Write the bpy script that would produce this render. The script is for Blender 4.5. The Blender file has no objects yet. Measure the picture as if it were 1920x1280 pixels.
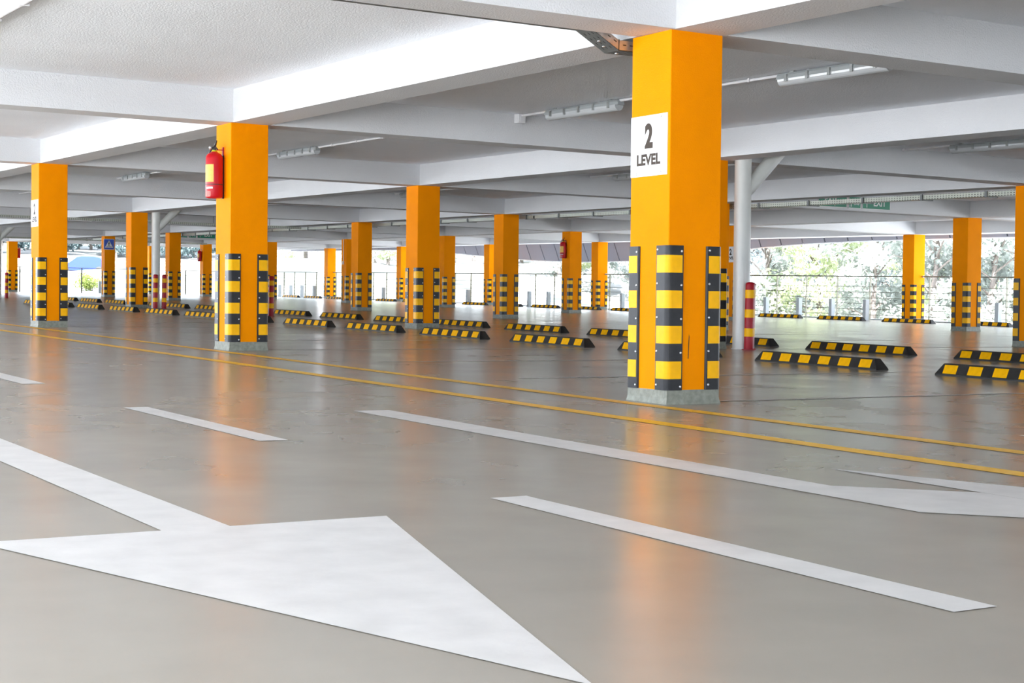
import bpy, math, random
import numpy as np
from mathutils import Matrix, Vector

# ------------------------------------------------------------------ camera
# world origin = floor corner of the nearest column; X runs to the right-hand
# facade, Y runs along the column rows away from the camera, metres.
scene = bpy.context.scene
COL = scene.collection
F_PX, YAW, PITCH, ROLL, CZ = 2933.52, 0.551771, 0.0349455, 0.020972, 0.674137
CAM = Vector((-5.6039, -7.3521, CZ))
R0 = Vector((math.cos(YAW), -math.sin(YAW), 0)); D0 = Vector((math.sin(YAW), math.cos(YAW), 0)); Z0 = Vector((0, 0, 1))
FW = D0 * math.cos(PITCH) - Z0 * math.sin(PITCH)
UP = D0 * math.sin(PITCH) + Z0 * math.cos(PITCH)
RT = R0 * math.cos(ROLL) + UP * math.sin(ROLL)
UP2 = -R0 * math.sin(ROLL) + UP * math.cos(ROLL)
cd = bpy.data.cameras.new('camera'); cam = bpy.data.objects.new('camera', cd); COL.objects.link(cam)
cd.sensor_width = 36.0; cd.lens = F_PX / 1920 * 36.0; cd.clip_end = 2000; cd.clip_start = 0.05
cam.matrix_world = Matrix(((RT.x, UP2.x, -FW.x, CAM.x), (RT.y, UP2.y, -FW.y, CAM.y), (RT.z, UP2.z, -FW.z, CAM.z), (0, 0, 0, 1)))
scene.camera = cam

# ------------------------------------------------------------------ sky, sun, exposure
world = bpy.data.worlds.new('world'); scene.world = world; world.use_nodes = True
bg = world.node_tree.nodes['Background']
bg.inputs[0].default_value = (0.81, 0.905, 1.04, 1); bg.inputs[1].default_value = 1.5
sd = bpy.data.lights.new('sun', 'SUN'); sun = bpy.data.objects.new('sun', sd); COL.objects.link(sun)
sd.energy = 8.0; sd.angle = 0.02; sd.color = (1.0, 0.985, 0.96)
sun.location = (-20, -20, 40)
sun.rotation_euler = Vector((-0.42, -0.5, 0.76)).to_track_quat('Z', 'Y').to_euler()
vs = scene.view_settings
vs.view_transform = 'Standard'; vs.look = 'None'; vs.gamma = 1.0; vs.use_curve_mapping = False
vs.exposure = 2.53
cy = scene.cycles
cy.max_bounces = 8; cy.diffuse_bounces = 7; cy.glossy_bounces = 4; cy.transmission_bounces = 6
cy.use_denoising = True
cy.use_guiding = True; cy.use_surface_guiding = True; cy.guiding_training_samples = 24
cy.sample_clamp_indirect = 3.0

rng = random.Random(7)
W = 0.386                       # column side
ROWS = [0.0, 5.765, 11.524, 17.851, 23.598]
SY = 6.9595
H = 2.2                         # floor to beam soffit
SLAB = 2.518                    # floor to slab underside
LEAN = (-0.0147, -0.0032)       # the deck falls slightly, so the columns lean against it

# ------------------------------------------------------------------ materials
def mat(name, col, rough=0.6, metal=0.0, bump=None, vary=None, spec=0.5, trans=0.0, emit=None, alpha=None):
    m = bpy.data.materials.new(name); m.use_nodes = True
    nt = m.node_tree; b = nt.nodes['Principled BSDF']
    b.inputs['Base Color'].default_value = (*col, 1); b.inputs['Roughness'].default_value = rough
    b.inputs['Metallic'].default_value = metal; b.inputs['Specular IOR Level'].default_value = spec
    if trans: b.inputs['Transmission Weight'].default_value = trans
    tc = nt.nodes.new('ShaderNodeTexCoord')
    if vary:                    # (scale, amount, detail)
        n = nt.nodes.new('ShaderNodeTexNoise'); n.inputs['Scale'].default_value = vary[0]; n.inputs['Detail'].default_value = vary[2] if len(vary) > 2 else 4
        nt.links.new(tc.outputs['Object'], n.inputs['Vector'])
        r = nt.nodes.new('ShaderNodeMapRange'); r.inputs[1].default_value = 0.3; r.inputs[2].default_value = 0.7
        r.inputs[3].default_value = 1 - vary[1]; r.inputs[4].default_value = 1 + vary[1] * 0.6
        nt.links.new(n.outputs['Fac'], r.inputs[0])
        mx = nt.nodes.new('ShaderNodeMix'); mx.data_type = 'RGBA'; mx.blend_type = 'MULTIPLY'; mx.inputs[0].default_value = 1
        mx.inputs[6].default_value = (*col, 1); nt.links.new(r.outputs[0], mx.inputs[7]); nt.links.new(mx.outputs[2], b.inputs['Base Color'])
    if bump:                    # (scale, strength, distance)
        n = nt.nodes.new('ShaderNodeTexNoise'); n.inputs['Scale'].default_value = bump[0]; n.inputs['Detail'].default_value = 3
        nt.links.new(tc.outputs['Object'], n.inputs['Vector'])
        bp = nt.nodes.new('ShaderNodeBump'); bp.inputs['Strength'].default_value = bump[1]; bp.inputs['Distance'].default_value = bump[2]
        nt.links.new(n.outputs['Fac'], bp.inputs['Height']); nt.links.new(bp.outputs[0], b.inputs['Normal'])
    return m

M = {}
M['orange'] = mat('orange_wall_paint', (0.90, 0.275, 0.0), 0.5, spec=0.03, bump=(110, 0.35, 0.004), vary=(2.5, 0.06))
M['skirt'] = mat('grey_green_cement', (0.24, 0.25, 0.205), 0.5, bump=(70, 0.6, 0.006), vary=(30, 0.25))
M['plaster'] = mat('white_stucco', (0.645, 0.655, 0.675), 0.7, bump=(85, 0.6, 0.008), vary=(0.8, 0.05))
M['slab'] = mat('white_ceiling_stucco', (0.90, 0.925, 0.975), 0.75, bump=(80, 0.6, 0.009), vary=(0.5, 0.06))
M['rubber'] = mat('black_rubber', (0.016, 0.016, 0.018), 0.3, spec=0.2, vary=(14, 0.35), bump=(60, 0.1, 0.002))
M['stop_rubber'] = mat('dusty_black_rubber', (0.024, 0.022, 0.02), 0.5, spec=0.25, vary=(9, 0.5), bump=(80, 0.25, 0.003))
M['yellow'] = mat('yellow_reflective_tape', (0.92, 0.47, 0.0), 0.3, spec=0.12, vary=(20, 0.06))
M['stop_yellow'] = mat('yellow_rubber_patch', (0.85, 0.42, 0.0), 0.45, spec=0.1, vary=(18, 0.15))
M['screw'] = mat('zinc_screw', (0.6, 0.6, 0.6), 0.35, 0.8)
M['white_sheet'] = mat('white_sign_sheet', (0.72, 0.72, 0.73), 0.5, spec=0.2)
M['sign_grey'] = mat('grey_brown_lettering', (0.075, 0.06, 0.05), 0.6, spec=0.1)
M['red'] = mat('red_enamel', (0.50, 0.008, 0.015), 0.3, spec=0.25)
M['bollard_red'] = mat('dark_red_paint', (0.36, 0.008, 0.018), 0.3, spec=0.2)
M['label_yellow'] = mat('yellow_paper_label', (0.85, 0.5, 0.08), 0.4, vary=(40, 0.12))
M['label_white'] = mat('white_paper_label', (0.8, 0.8, 0.8), 0.5, vary=(120, 0.3))
M['black'] = mat('black_plastic', (0.015, 0.015, 0.016), 0.4)
M['lime'] = mat('lime_collar', (0.55, 0.6, 0.02), 0.4)
M['chrome'] = mat('chrome_gauge', (0.75, 0.75, 0.75), 0.2, 0.9)
M['steel'] = mat('galvanised_steel', (0.42, 0.44, 0.44), 0.35, 0.75, vary=(25, 0.2))
M['steel_dark'] = mat('dark_galvanised_steel', (0.16, 0.17, 0.17), 0.45, 0.5, vary=(25, 0.2))
M['slot'] = mat('punched_slot_shadow', (0.012, 0.012, 0.012), 0.8)
M['pipe'] = mat('pale_grey_pipe_paint', (0.62, 0.63, 0.60), 0.3, vary=(4, 0.05))
M['pvc'] = mat('white_pvc_conduit', (0.72, 0.72, 0.74), 0.45)
M['fix_body'] = mat('grey_fixture_housing', (0.36, 0.39, 0.40), 0.4)
M['fix_tub'] = mat('clear_acrylic_tub', (0.55, 0.58, 0.60), 0.12, spec=0.8)
M['green'] = mat('green_exit_sign', (0.0, 0.20, 0.11), 0.35)
M['blue'] = mat('blue_traffic_sign', (0.01, 0.06, 0.42), 0.35)
M['rail'] = mat('railing_steel', (0.09, 0.09, 0.06), 0.5, 0.0)
M['rail_post'] = mat('beige_steel_post', (0.22, 0.21, 0.15), 0.5)
M['post'] = mat('pale_blue_grey_post', (0.42, 0.47, 0.50), 0.5)
M['fascia'] = mat('grey_lilac_cladding', (0.30, 0.30, 0.345), 0.5, spec=0.2)
M['trimwhite'] = mat('white_edge_trim', (0.8, 0.81, 0.83), 0.5)
M['paint_white'] = mat('worn_white_road_paint', (0.56, 0.55, 0.54), 0.42, vary=(7, 0.10, 8), bump=(40, 0.2, 0.003))
M['paint_yellow'] = mat('worn_yellow_road_paint', (0.78, 0.44, 0.03), 0.4, vary=(5, 0.12, 8))
M['paint_thin'] = mat('faint_white_road_paint', (0.58, 0.57, 0.57), 0.4, vary=(7, 0.2, 8))
M['bark'] = mat('grey_bark', (0.20, 0.17, 0.15), 0.9, bump=(12, 0.6, 0.02), vary=(6, 0.3))
def leaf_material(name, col):
    m = mat(name, col, 0.45); nt = m.node_tree; b = nt.nodes['Principled BSDF']; out = nt.nodes['Material Output']
    t = nt.nodes.new('ShaderNodeBsdfTranslucent'); t.inputs[0].default_value = (*col, 1); a = nt.nodes.new('ShaderNodeAddShader')
    nt.links.new(b.outputs[0], a.inputs[0]); nt.links.new(t.outputs[0], a.inputs[1]); nt.links.new(a.outputs[0], out.inputs[0])
    return m
M['leaf'] = leaf_material('pale_green_leaves', (0.20, 0.215, 0.20))
M['leaf2'] = leaf_material('blue_green_leaves', (0.15, 0.17, 0.17))
M['leaf4'] = leaf_material('dark_blue_green_leaves', (0.035, 0.055, 0.058))
M['leaf5'] = leaf_material('bright_bush_leaves', (0.085, 0.11, 0.02))
M['leaf3'] = leaf_material('yellow_green_leaves', (0.22, 0.245, 0.15))
M['carblue'] = mat('blue_car_paint', (0.012, 0.03, 0.20), 0.3)
M['carwhite'] = mat('white_car_paint', (0.8, 0.8, 0.82), 0.25)
M['carsilver'] = mat('silver_car_paint', (0.35, 0.36, 0.38), 0.25, 0.4)
M['glass'] = mat('dark_car_glass', (0.05, 0.08, 0.13), 0.08)
M['tyre'] = mat('tyre_rubber', (0.02, 0.02, 0.02), 0.8)
M['tail'] = mat('red_tail_lamp', (0.6, 0.02, 0.05), 0.3)

def floor_material():
    m = bpy.data.materials.new('grey_epoxy_deck'); m.use_nodes = True; nt = m.node_tree; b = nt.nodes['Principled BSDF']
    L = nt.links.new; tc = nt.nodes.new('ShaderNodeTexCoord')
    def noise(scale, detail, rough=0.55):
        n = nt.nodes.new('ShaderNodeTexNoise'); n.inputs['Scale'].default_value = scale; n.inputs['Detail'].default_value = detail; n.inputs['Roughness'].default_value = rough
        L(tc.outputs['Object'], n.inputs['Vector']); return n
    def rng_(src, a, b_, c, d):
        r = nt.nodes.new('ShaderNodeMapRange'); r.inputs[1].default_value = a; r.inputs[2].default_value = b_; r.inputs[3].default_value = c; r.inputs[4].default_value = d
        L(src, r.inputs[0]); return r.outputs[0]
    n1 = noise(0.55, 5); n2 = noise(3.2, 4, 0.5); n3 = noise(1.3, 3)
    cr = nt.nodes.new('ShaderNodeValToRGB'); L(n1.outputs['Fac'], cr.inputs[0])
    cr.color_ramp.elements[0].position = 0.3; cr.color_ramp.elements[0].color = (0.268, 0.243, 0.203, 1)
    cr.color_ramp.elements[1].position = 0.72; cr.color_ramp.elements[1].color = (0.308, 0.280, 0.236, 1)
    mx = nt.nodes.new('ShaderNodeMix'); mx.data_type = 'RGBA'; mx.blend_type = 'MULTIPLY'; mx.inputs[0].default_value = 1
    L(cr.outputs[0], mx.inputs[6]); L(rng_(n2.outputs['Fac'], 0.3, 0.7, 0.95, 1.03), mx.inputs[7]); L(mx.outputs[2], b.inputs['Base Color'])
    L(rng_(n3.outputs['Fac'], 0.3, 0.7, 0.19, 0.27), b.inputs['Roughness'])
    b.inputs['Specular IOR Level'].default_value = 0.5
    n4 = noise(3.0, 2)
    b1 = nt.nodes.new('ShaderNodeBump'); b1.inputs['Strength'].default_value = 0.05; b1.inputs['Distance'].default_value = 0.003; L(n4.outputs['Fac'], b1.inputs['Height'])
    L(b1.outputs[0], b.inputs['Normal'])
    return m
M['floor'] = floor_material()

def tray_material():            # perforated strip: rows of small punched holes
    m = bpy.data.materials.new('perforated_tray_steel'); m.use_nodes = True; nt = m.node_tree; b = nt.nodes['Principled BSDF']; L = nt.links.new
    tc = nt.nodes.new('ShaderNodeTexCoord'); sp = nt.nodes.new('ShaderNodeSeparateXYZ'); L(tc.outputs['Object'], sp.inputs[0])
    def mth(op, a, v):
        n = nt.nodes.new('ShaderNodeMath'); n.operation = op
        L(a, n.inputs[0])
        if v is not None: (L(v, n.inputs[1]) if hasattr(v, 'links') else n.inputs[1].__setattr__('default_value', v))
        return n.outputs[0]
    fy = mth('FRACT', mth('MULTIPLY', sp.outputs[1], 1 / 0.055), None); fz = mth('FRACT', mth('MULTIPLY', sp.outputs[2], 1 / 0.03), None)
    h = mth('MULTIPLY', mth('LESS_THAN', fy, 0.42), mth('LESS_THAN', fz, 0.4))
    mx = nt.nodes.new('ShaderNodeMix'); mx.data_type = 'RGBA'; L(h, mx.inputs[0]); mx.inputs[6].default_value = (0.42, 0.44, 0.38, 1); mx.inputs[7].default_value = (0.05, 0.05, 0.05, 1)
    L(mx.outputs[2], b.inputs['Base Color']); b.inputs['Roughness'].default_value = 0.4; b.inputs['Metallic'].default_value = 0.3
    return m
M['tray'] = tray_material()

def ground_material():
    m = bpy.data.materials.new('pale_ground_and_grass'); m.use_nodes = True; nt = m.node_tree; b = nt.nodes['Principled BSDF']; L = nt.links.new
    tc = nt.nodes.new('ShaderNodeTexCoord')
    n = nt.nodes.new('ShaderNodeTexNoise'); n.inputs['Scale'].default_value = 0.09; n.inputs['Detail'].default_value = 7; L(tc.outputs['Object'], n.inputs['Vector'])
    cr = nt.nodes.new('ShaderNodeValToRGB'); L(n.outputs['Fac'], cr.inputs[0])
    cr.color_ramp.elements[0].position = 0.45; cr.color_ramp.elements[0].color = (0.20, 0.20, 0.195, 1)
    cr.color_ramp.elements[1].position = 0.62; cr.color_ramp.elements[1].color = (0.035, 0.045, 0.042, 1)
    L(cr.outputs[0], b.inputs['Base Color']); b.inputs['Roughness'].default_value = 0.9
    return m
M['ground'] = ground_material()

# ------------------------------------------------------------------ helpers
def me_from(name, verts, faces, smooth=False):
    me = bpy.data.meshes.new(name); me.from_pydata([tuple(v) for v in verts], [], faces); me.update()
    if smooth:
        me.polygons.foreach_set('use_smooth', [True] * len(me.polygons))
    return me

class MB:
    """collects simple solids into one mesh"""
    def __init__(s): s.v = []; s.f = []; s.sm = []
    def add(s, v, f, smooth=False):
        o = len(s.v); s.v += [tuple(a) for a in v]; s.f += [tuple(i + o for i in q) for q in f]; s.sm += [smooth] * len(f); return s
    def box(s, x0, x1, y0, y1, z0, z1):
        v = [(x, y, z) for z in (z0, z1) for y in (y0, y1) for x in (x0, x1)]
        return s.add(v, [(0, 2, 3, 1), (4, 5, 7, 6), (0, 1, 5, 4), (2, 6, 7, 3), (0, 4, 6, 2), (1, 3, 7, 5)])
    def cbox(s, x0, x1, y0, y1, z0, z1, c):      # box with chamfered vertical edges
        p = [(x0 + c, y0), (x1 - c, y0), (x1, y0 + c), (x1, y1 - c), (x1 - c, y1), (x0 + c, y1), (x0, y1 - c), (x0, y0 + c)]
        return s.prism(p, z0, z1)
    def prism(s, p, z0, z1):
        n = len(p); v = [(x, y, z0) for x, y in p] + [(x, y, z1) for x, y in p]
        f = [tuple(range(n - 1, -1, -1)), tuple(range(n, 2 * n))] + [(i, (i + 1) % n, n + (i + 1) % n, n + i) for i in range(n)]
        return s.add(v, f)
    def rings(s, rings, smooth=True, caps=True):
        n = len(rings[0]); v = [q for r in rings for q in r]; f = []
        for k in range(len(rings) - 1):
            for i in range(n):
                j = (i + 1) % n; f.append((k * n + i, k * n + j, (k + 1) * n + j, (k + 1) * n + i))
        s.add(v, f, smooth)
        if caps:
            s.add(rings[0], [tuple(range(n - 1, -1, -1))]); s.add(rings[-1], [tuple(range(n))])
        return s
    def lathe(s, prof, cx=0, cy=0, n=20, smooth=True):
        return s.rings([[(cx + r * math.cos(2 * math.pi * i / n), cy + r * math.sin(2 * math.pi * i / n), z) for i in range(n)] for r, z in prof], smooth)
    def tube(s, path, r, n=10, smooth=True):
        path = [Vector(p) for p in path]; rings = []
        for k, p in enumerate(path):
            a = path[max(k - 1, 0)]; b = path[min(k + 1, len(path) - 1)]; d = (b - a).normalized()
            ref = Vector((0, 0, 1)) if abs(d.z) < 0.9 else Vector((1, 0, 0))
            u = d.cross(ref).normalized(); w = u.cross(d)
            rr = r[k] if isinstance(r, (list, tuple)) else r
            rings.append([tuple(p + (u * math.cos(2 * math.pi * i / n) + w * math.sin(2 * math.pi * i / n)) * rr) for i in range(n)])
        return s.rings(rings, smooth)
    def mesh(s, name):
        me = bpy.data.meshes.new(name); me.from_pydata(s.v, [], s.f); me.update()
        me.polygons.foreach_set('use_smooth', s.sm); return me
    def obj(s, name, m, parent=None, mw=None): return ob(name, s.mesh(name), m, parent, mw)

def ob(name, me, m=None, parent=None, mw=None):
    if m is not None and len(me.materials) == 0: me.materials.append(M[m] if isinstance(m, str) else m)
    o = bpy.data.objects.new(name, me); COL.objects.link(o)
    if parent is not None: o.parent = parent
    if mw is not None: o.matrix_local = mw
    return o
def tag(o, label=None, cat=None, group=None, kind=None):
    if label: o['label'] = label
    if cat: o['category'] = cat
    if group: o['group'] = group
    if kind: o['kind'] = kind
    return o
def empty(name, loc=(0, 0, 0), rot=(0, 0, 0)):
    o = bpy.data.objects.new(name, None); COL.objects.link(o); o.location = loc; o.rotation_euler = rot; o.empty_display_size = 0.2; return o
def text_mesh(name, s, height, bold=0.0, sx=1.0, extrude=0.0006):
    c = bpy.data.curves.new(name, 'FONT'); c.body = s; c.align_x = 'CENTER'; c.align_y = 'BOTTOM_BASELINE'; c.size = 1.0; c.offset = bold
    t = bpy.data.objects.new(name, c); COL.objects.link(t)
    dg = bpy.context.evaluated_depsgraph_get(); me = bpy.data.meshes.new_from_object(t.evaluated_get(dg))
    bpy.data.objects.remove(t); bpy.data.curves.remove(c)
    co = np.array([v.co[:] for v in me.vertices]); lo, hi = co.min(0), co.max(0)
    k = height / (hi[1] - lo[1])
    co[:, 0] = (co[:, 0] - (lo[0] + hi[0]) / 2) * k * sx; co[:, 1] = (co[:, 1] - lo[1]) * k; co[:, 2] = 0
    me.vertices.foreach_set('co', co.ravel()); me.update(); me.name = name
    return me
FACE_X = Matrix(((0, 0, -1, 0), (-1, 0, 0, 0), (0, 1, 0, 0), (0, 0, 0, 1)))   # local x -> -Y, y -> Z, z -> -X
FACE_Y = Matrix(((1, 0, 0, 0), (0, 0, -1, 0), (0, 1, 0, 0), (0, 0, 0, 1)))    # local x -> X, y -> Z, z -> -Y
def T(x, y, z): return Matrix.Translation((x, y, z))
ORD = ['', 'first', 'second', 'third', 'fourth', 'fifth', 'sixth', 'seventh', 'eighth', 'ninth', 'tenth', 'eleventh', 'twelfth', 'thirteenth', 'fourteenth', 'fifteenth', 'sixteenth', 'seventeenth', 'eighteenth', 'nineteenth', 'twentieth', 'twenty-first', 'twenty-second']

# ------------------------------------------------------------------ structure: deck, slab, beams
XE0, XE1, YE0, YE1 = -9.3, 24.25, -28.0, 63.45
floor = MB().box(XE0, XE1, YE0, YE1, -0.3, 0.0).obj('floor', 'floor'); tag(floor, kind='structure')
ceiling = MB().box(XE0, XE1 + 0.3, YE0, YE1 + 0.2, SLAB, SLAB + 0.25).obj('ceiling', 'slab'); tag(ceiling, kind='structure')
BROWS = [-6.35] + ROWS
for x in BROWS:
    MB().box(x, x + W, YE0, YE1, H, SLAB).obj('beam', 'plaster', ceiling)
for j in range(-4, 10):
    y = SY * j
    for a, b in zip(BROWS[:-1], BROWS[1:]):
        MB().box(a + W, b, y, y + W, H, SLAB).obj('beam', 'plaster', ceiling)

# outside fascia: sloping cladding panels, hanging lower in the middle
fascia = empty('trim_1', (24.9, 35, 2.2)); tag(fascia, kind='structure')
def fas_bot(y):
    ys = [10, 19, 22.2, 24.5, 26.7, 28.8, 31.5, 34.5, 38, 41.3, 44, 46.5, 48.5, 51, 54, 64]
    zs = [2.17, 2.16, 2.15, 2.13, 2.08, 1.99, 1.78, 1.64, 1.60, 1.66, 1.80, 1.93, 2.06, 2.13, 2.16, 2.18]
    return float(np.interp(y, ys, zs))
pitch = 0.93; y = 9.0
while y < 63:
    y1 = y + pitch - 0.045
    zb0, zb1 = fas_bot(y), fas_bot(y1); zt = 2.25
    def px(z): return 25.0 + (zt - z) * 0.42
    v = []
    for dx in (0, 0.05):
        v += [(px(zt) + dx, y, zt), (px(zt) + dx, y1, zt), (px(zb1) + dx, y1, zb1), (px(zb0) + dx, y, zb0)]
    f = [(0, 1, 2, 3), (7, 6, 5, 4), (0, 4, 5, 1), (1, 5, 6, 2), (2, 6, 7, 3), (3, 7, 4, 0)]
    mb = MB().add([(a - 24.9, b - 35, c - 2.2) for a, b, c in v], f); mb.obj('panel', 'fascia', fascia)
    mb = MB().tube([(px(zb0) + 0.02 - 24.9, y - 35, zb0 - 0.012 - 2.2), (px(zb1) + 0.02 - 24.9, y + pitch - 35, zb1 - 0.012 - 2.2)], 0.022, 6)
    mb.obj('edge_trim', 'trimwhite', fascia)
    zj = zb1 + 0.01
    MB().add([(a - 24.9, b - 35, c - 2.2) for a, b, c in ((px(zt) + 0.03, y1 - 0.01, zt), (px(zt) + 0.03, y1 + 0.055, zt), (px(zj) + 0.03, y1 + 0.055, zj), (px(zj) + 0.03, y1 - 0.01, zj))], [(0, 1, 2, 3)]).obj('joint', 'slot', fascia)
    y += pitch
MB().box(24.55 - 24.9, 25.1 - 24.9, 9 - 35, 63 - 35, 0.04, 0.09).obj('soffit', 'trimwhite', fascia)

# painted marks on the deck (flat print, slightly proud)
def mark(name, polys, m, z=0.0018):
    mb = MB()
    for p in polys:
        mb.add([(x, y, z) for x, y in p], [tuple(range(len(p)))])
    o = mb.obj(name, m, floor); return o
def ccw(p):
    a = sum(p[i][0] * p[(i + 1) % len(p)][1] - p[(i + 1) % len(p)][0] * p[i][1] for i in range(len(p)))
    return p if a > 0 else p[::-1]
def rect(x0, x1, y0, y1): return [(x0, y0), (x1, y0), (x1, y1), (x0, y1)]
mark('straight_arrow_marking', [rect(-4.207, -4.013, -3.31, 0.6), ccw([(-4.69, -3.31), (-3.532, -3.31), (-4.095, -5.19)])], 'paint_white')
mark('lane_dash_marking', [rect(-3.05, -2.92, -1.188, 0.655)], 'paint_white')
mark('lane_dash_marking', [rect(-3.08, -2.935, 2.6, 4.45)], 'paint_white')
mark('lane_dash_marking', [rect(-3.055, -2.92, -5.03, -3.10)], 'paint_white')
mark('turn_arrow_marking', [rect(-1.985, -1.78, -3.29, 0.11), ccw([(-1.985, -3.29), (-1.78, -3.29), (-1.412, -3.642), (-1.412, -4.47), (-1.978, -3.905)]),
                            ccw([(-1.41, -2.89), (-1.41, -5.2), (-0.98, -4.05)])], 'paint_white')
mark('yellow_line_marking', [rect(-0.882, -0.762, -9, 61)], 'paint_yellow')
mark('yellow_line_marking', [rect(-0.212, -0.098, -9, 61)], 'paint_yellow')
for k in range(-1, 9):
    mark('stall_line_marking', [rect(0.5, 4.35, 0.1 + 2.32 * k, 0.15 + 2.32 * k)], 'paint_thin')
for k in range(0, 9):
    mark('stall_line_marking', [rect(7.5, 11.4, 0.1 + 2.32 * k, 0.15 + 2.32 * k)], 'paint_thin')

# ------------------------------------------------------------------ terrain outside
def gz(x, y):
    fy = float(np.interp(y, [60, 64, 70, 118, 185, 320], [-0.4, -0.1, 0.1, 0.05, 3.4, 14]))
    fx = float(np.interp(x, [26, 50, 75, 140], [-1.3, -1.3, 0.2, 7]))
    w = min(max((y - 50) / 18, 0), 1) * (1 - min(max((x - 34) / 14, 0), 1) * (1 - min(max((y - 95) / 30, 0), 1))); w = w * w * (3 - 2 * w)
    hill = 3.6 * math.exp(-((x - 55) ** 2 + (y - 92) ** 2) / 800.0)
    if x < 24.3 and y < 63.5 and x > -9.8 and y > -29: return -1.6
    return fx * (1 - w) + fy * w + hill * min(max((y - 72) / 15, 0), 1) if x > -9.75 else -1.3
gx = np.concatenate([[-120, -60, -30, -14, -9.9, -9.7, -5], np.arange(0, 24, 6), [24.2, 24.4], np.arange(26, 90, 2.5), [100, 130, 180, 260]])
gy = np.concatenate([[-140, -80, -45, -29.2, -28.9, -15], np.arange(-6, 63, 6.9), [63.4, 63.6], np.arange(65, 140, 2.5), [150, 165, 185, 220, 260, 320]])
V = [(float(x), float(y), gz(x, y)) for y in gy for x in gx]; nx = len(gx)
Fq = [(r * nx + c, r * nx + c + 1, (r + 1) * nx + c + 1, (r + 1) * nx + c) for r in range(len(gy) - 1) for c in range(nx - 1)]
g = ob('ground', me_from('ground', V, Fq, True), 'ground'); tag(g, kind='structure')

fc = MB().box(-70, XE0 - 0.02, -60, 90, -0.9, -0.12).obj('added_bounce_forecourt', mat('pale_bounce_concrete', (0.80, 0.80, 0.79), 0.8, vary=(0.3, 0.08))); tag(fc, kind='structure')  # unseen pale slab, added to bounce daylight up to the ceiling
fc = MB().box(XE1 + 0.02, 52, -40, 74, -1.6, -1.28).obj('car_park_bounce_paving', mat('pale_bounce_asphalt', (0.50, 0.50, 0.49), 0.8, vary=(0.3, 0.1))); tag(fc, kind='structure')  # pale sheet over the car park ground, added for bounce light on the right
# ------------------------------------------------------------------ columns
# guard cross-section for a corner at (0,0), column in +x,+y
def guard_profile(L, t, r, n=6):
    c = r - t
    p = [(L, -t * 0.25), (L - 0.006, -t)]
    for i in range(n + 1):
        a = -math.pi / 2 - (math.pi / 2) * i / n
        p.append((c + r * math.cos(a), c + r * math.sin(a)))
    p += [(-t, L - 0.006), (-t * 0.25, L)]
    return p
GZ0, GZ1, GT, GL = 0.083, 0.938, 0.013, 0.108
gp = guard_profile(GL, GT, 0.034)
guard_me = MB().prism(ccw(gp + [(0.0, GL), (0.0, 0.0), (GL, 0.0)]), GZ0, GZ1).mesh('guard'); guard_me.materials.append(M['rubber'])
bo = guard_profile(GL - 0.008, GT + 0.0012, 0.035); bi = guard_profile(GL - 0.008, GT - 0.004, 0.030)
band_me = MB().prism(ccw(bo[1:-1] + bi[1:-1][::-1]), 0, 0.104).mesh('band'); band_me.materials.append(M['yellow'])
screw_me = MB().lathe([(0.0075, 0), (0.0075, 0.002), (0.004, 0.0035)], n=8).mesh('screw'); screw_me.materials.append(M['screw'])
body_me = MB().cbox(0, W, 0, W, 0.06, H, 0.004).mesh('shaft'); body_me.materials.append(M['orange'])
def skirt_ring(e, z): return [(-e, -e, z), (W + e, -e, z), (W + e, W + e, z), (-e, W + e, z)]
skirt_me = MB().rings([skirt_ring(0.012, -0.002), skirt_ring(0.006, 0.02), skirt_ring(0.003, 0.035), skirt_ring(0.003, 0.084)], smooth=False).mesh('skirt'); skirt_me.materials.append(M['skirt'])
CORNERS = [Matrix.Identity(4), T(W, 0, 0) @ Matrix.Rotation(math.pi / 2, 4, 'Z'), T(W, W, 0) @ Matrix.Rotation(math.pi, 4, 'Z'), T(0, W, 0) @ Matrix.Rotation(-math.pi / 2, 4, 'Z')]
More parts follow.
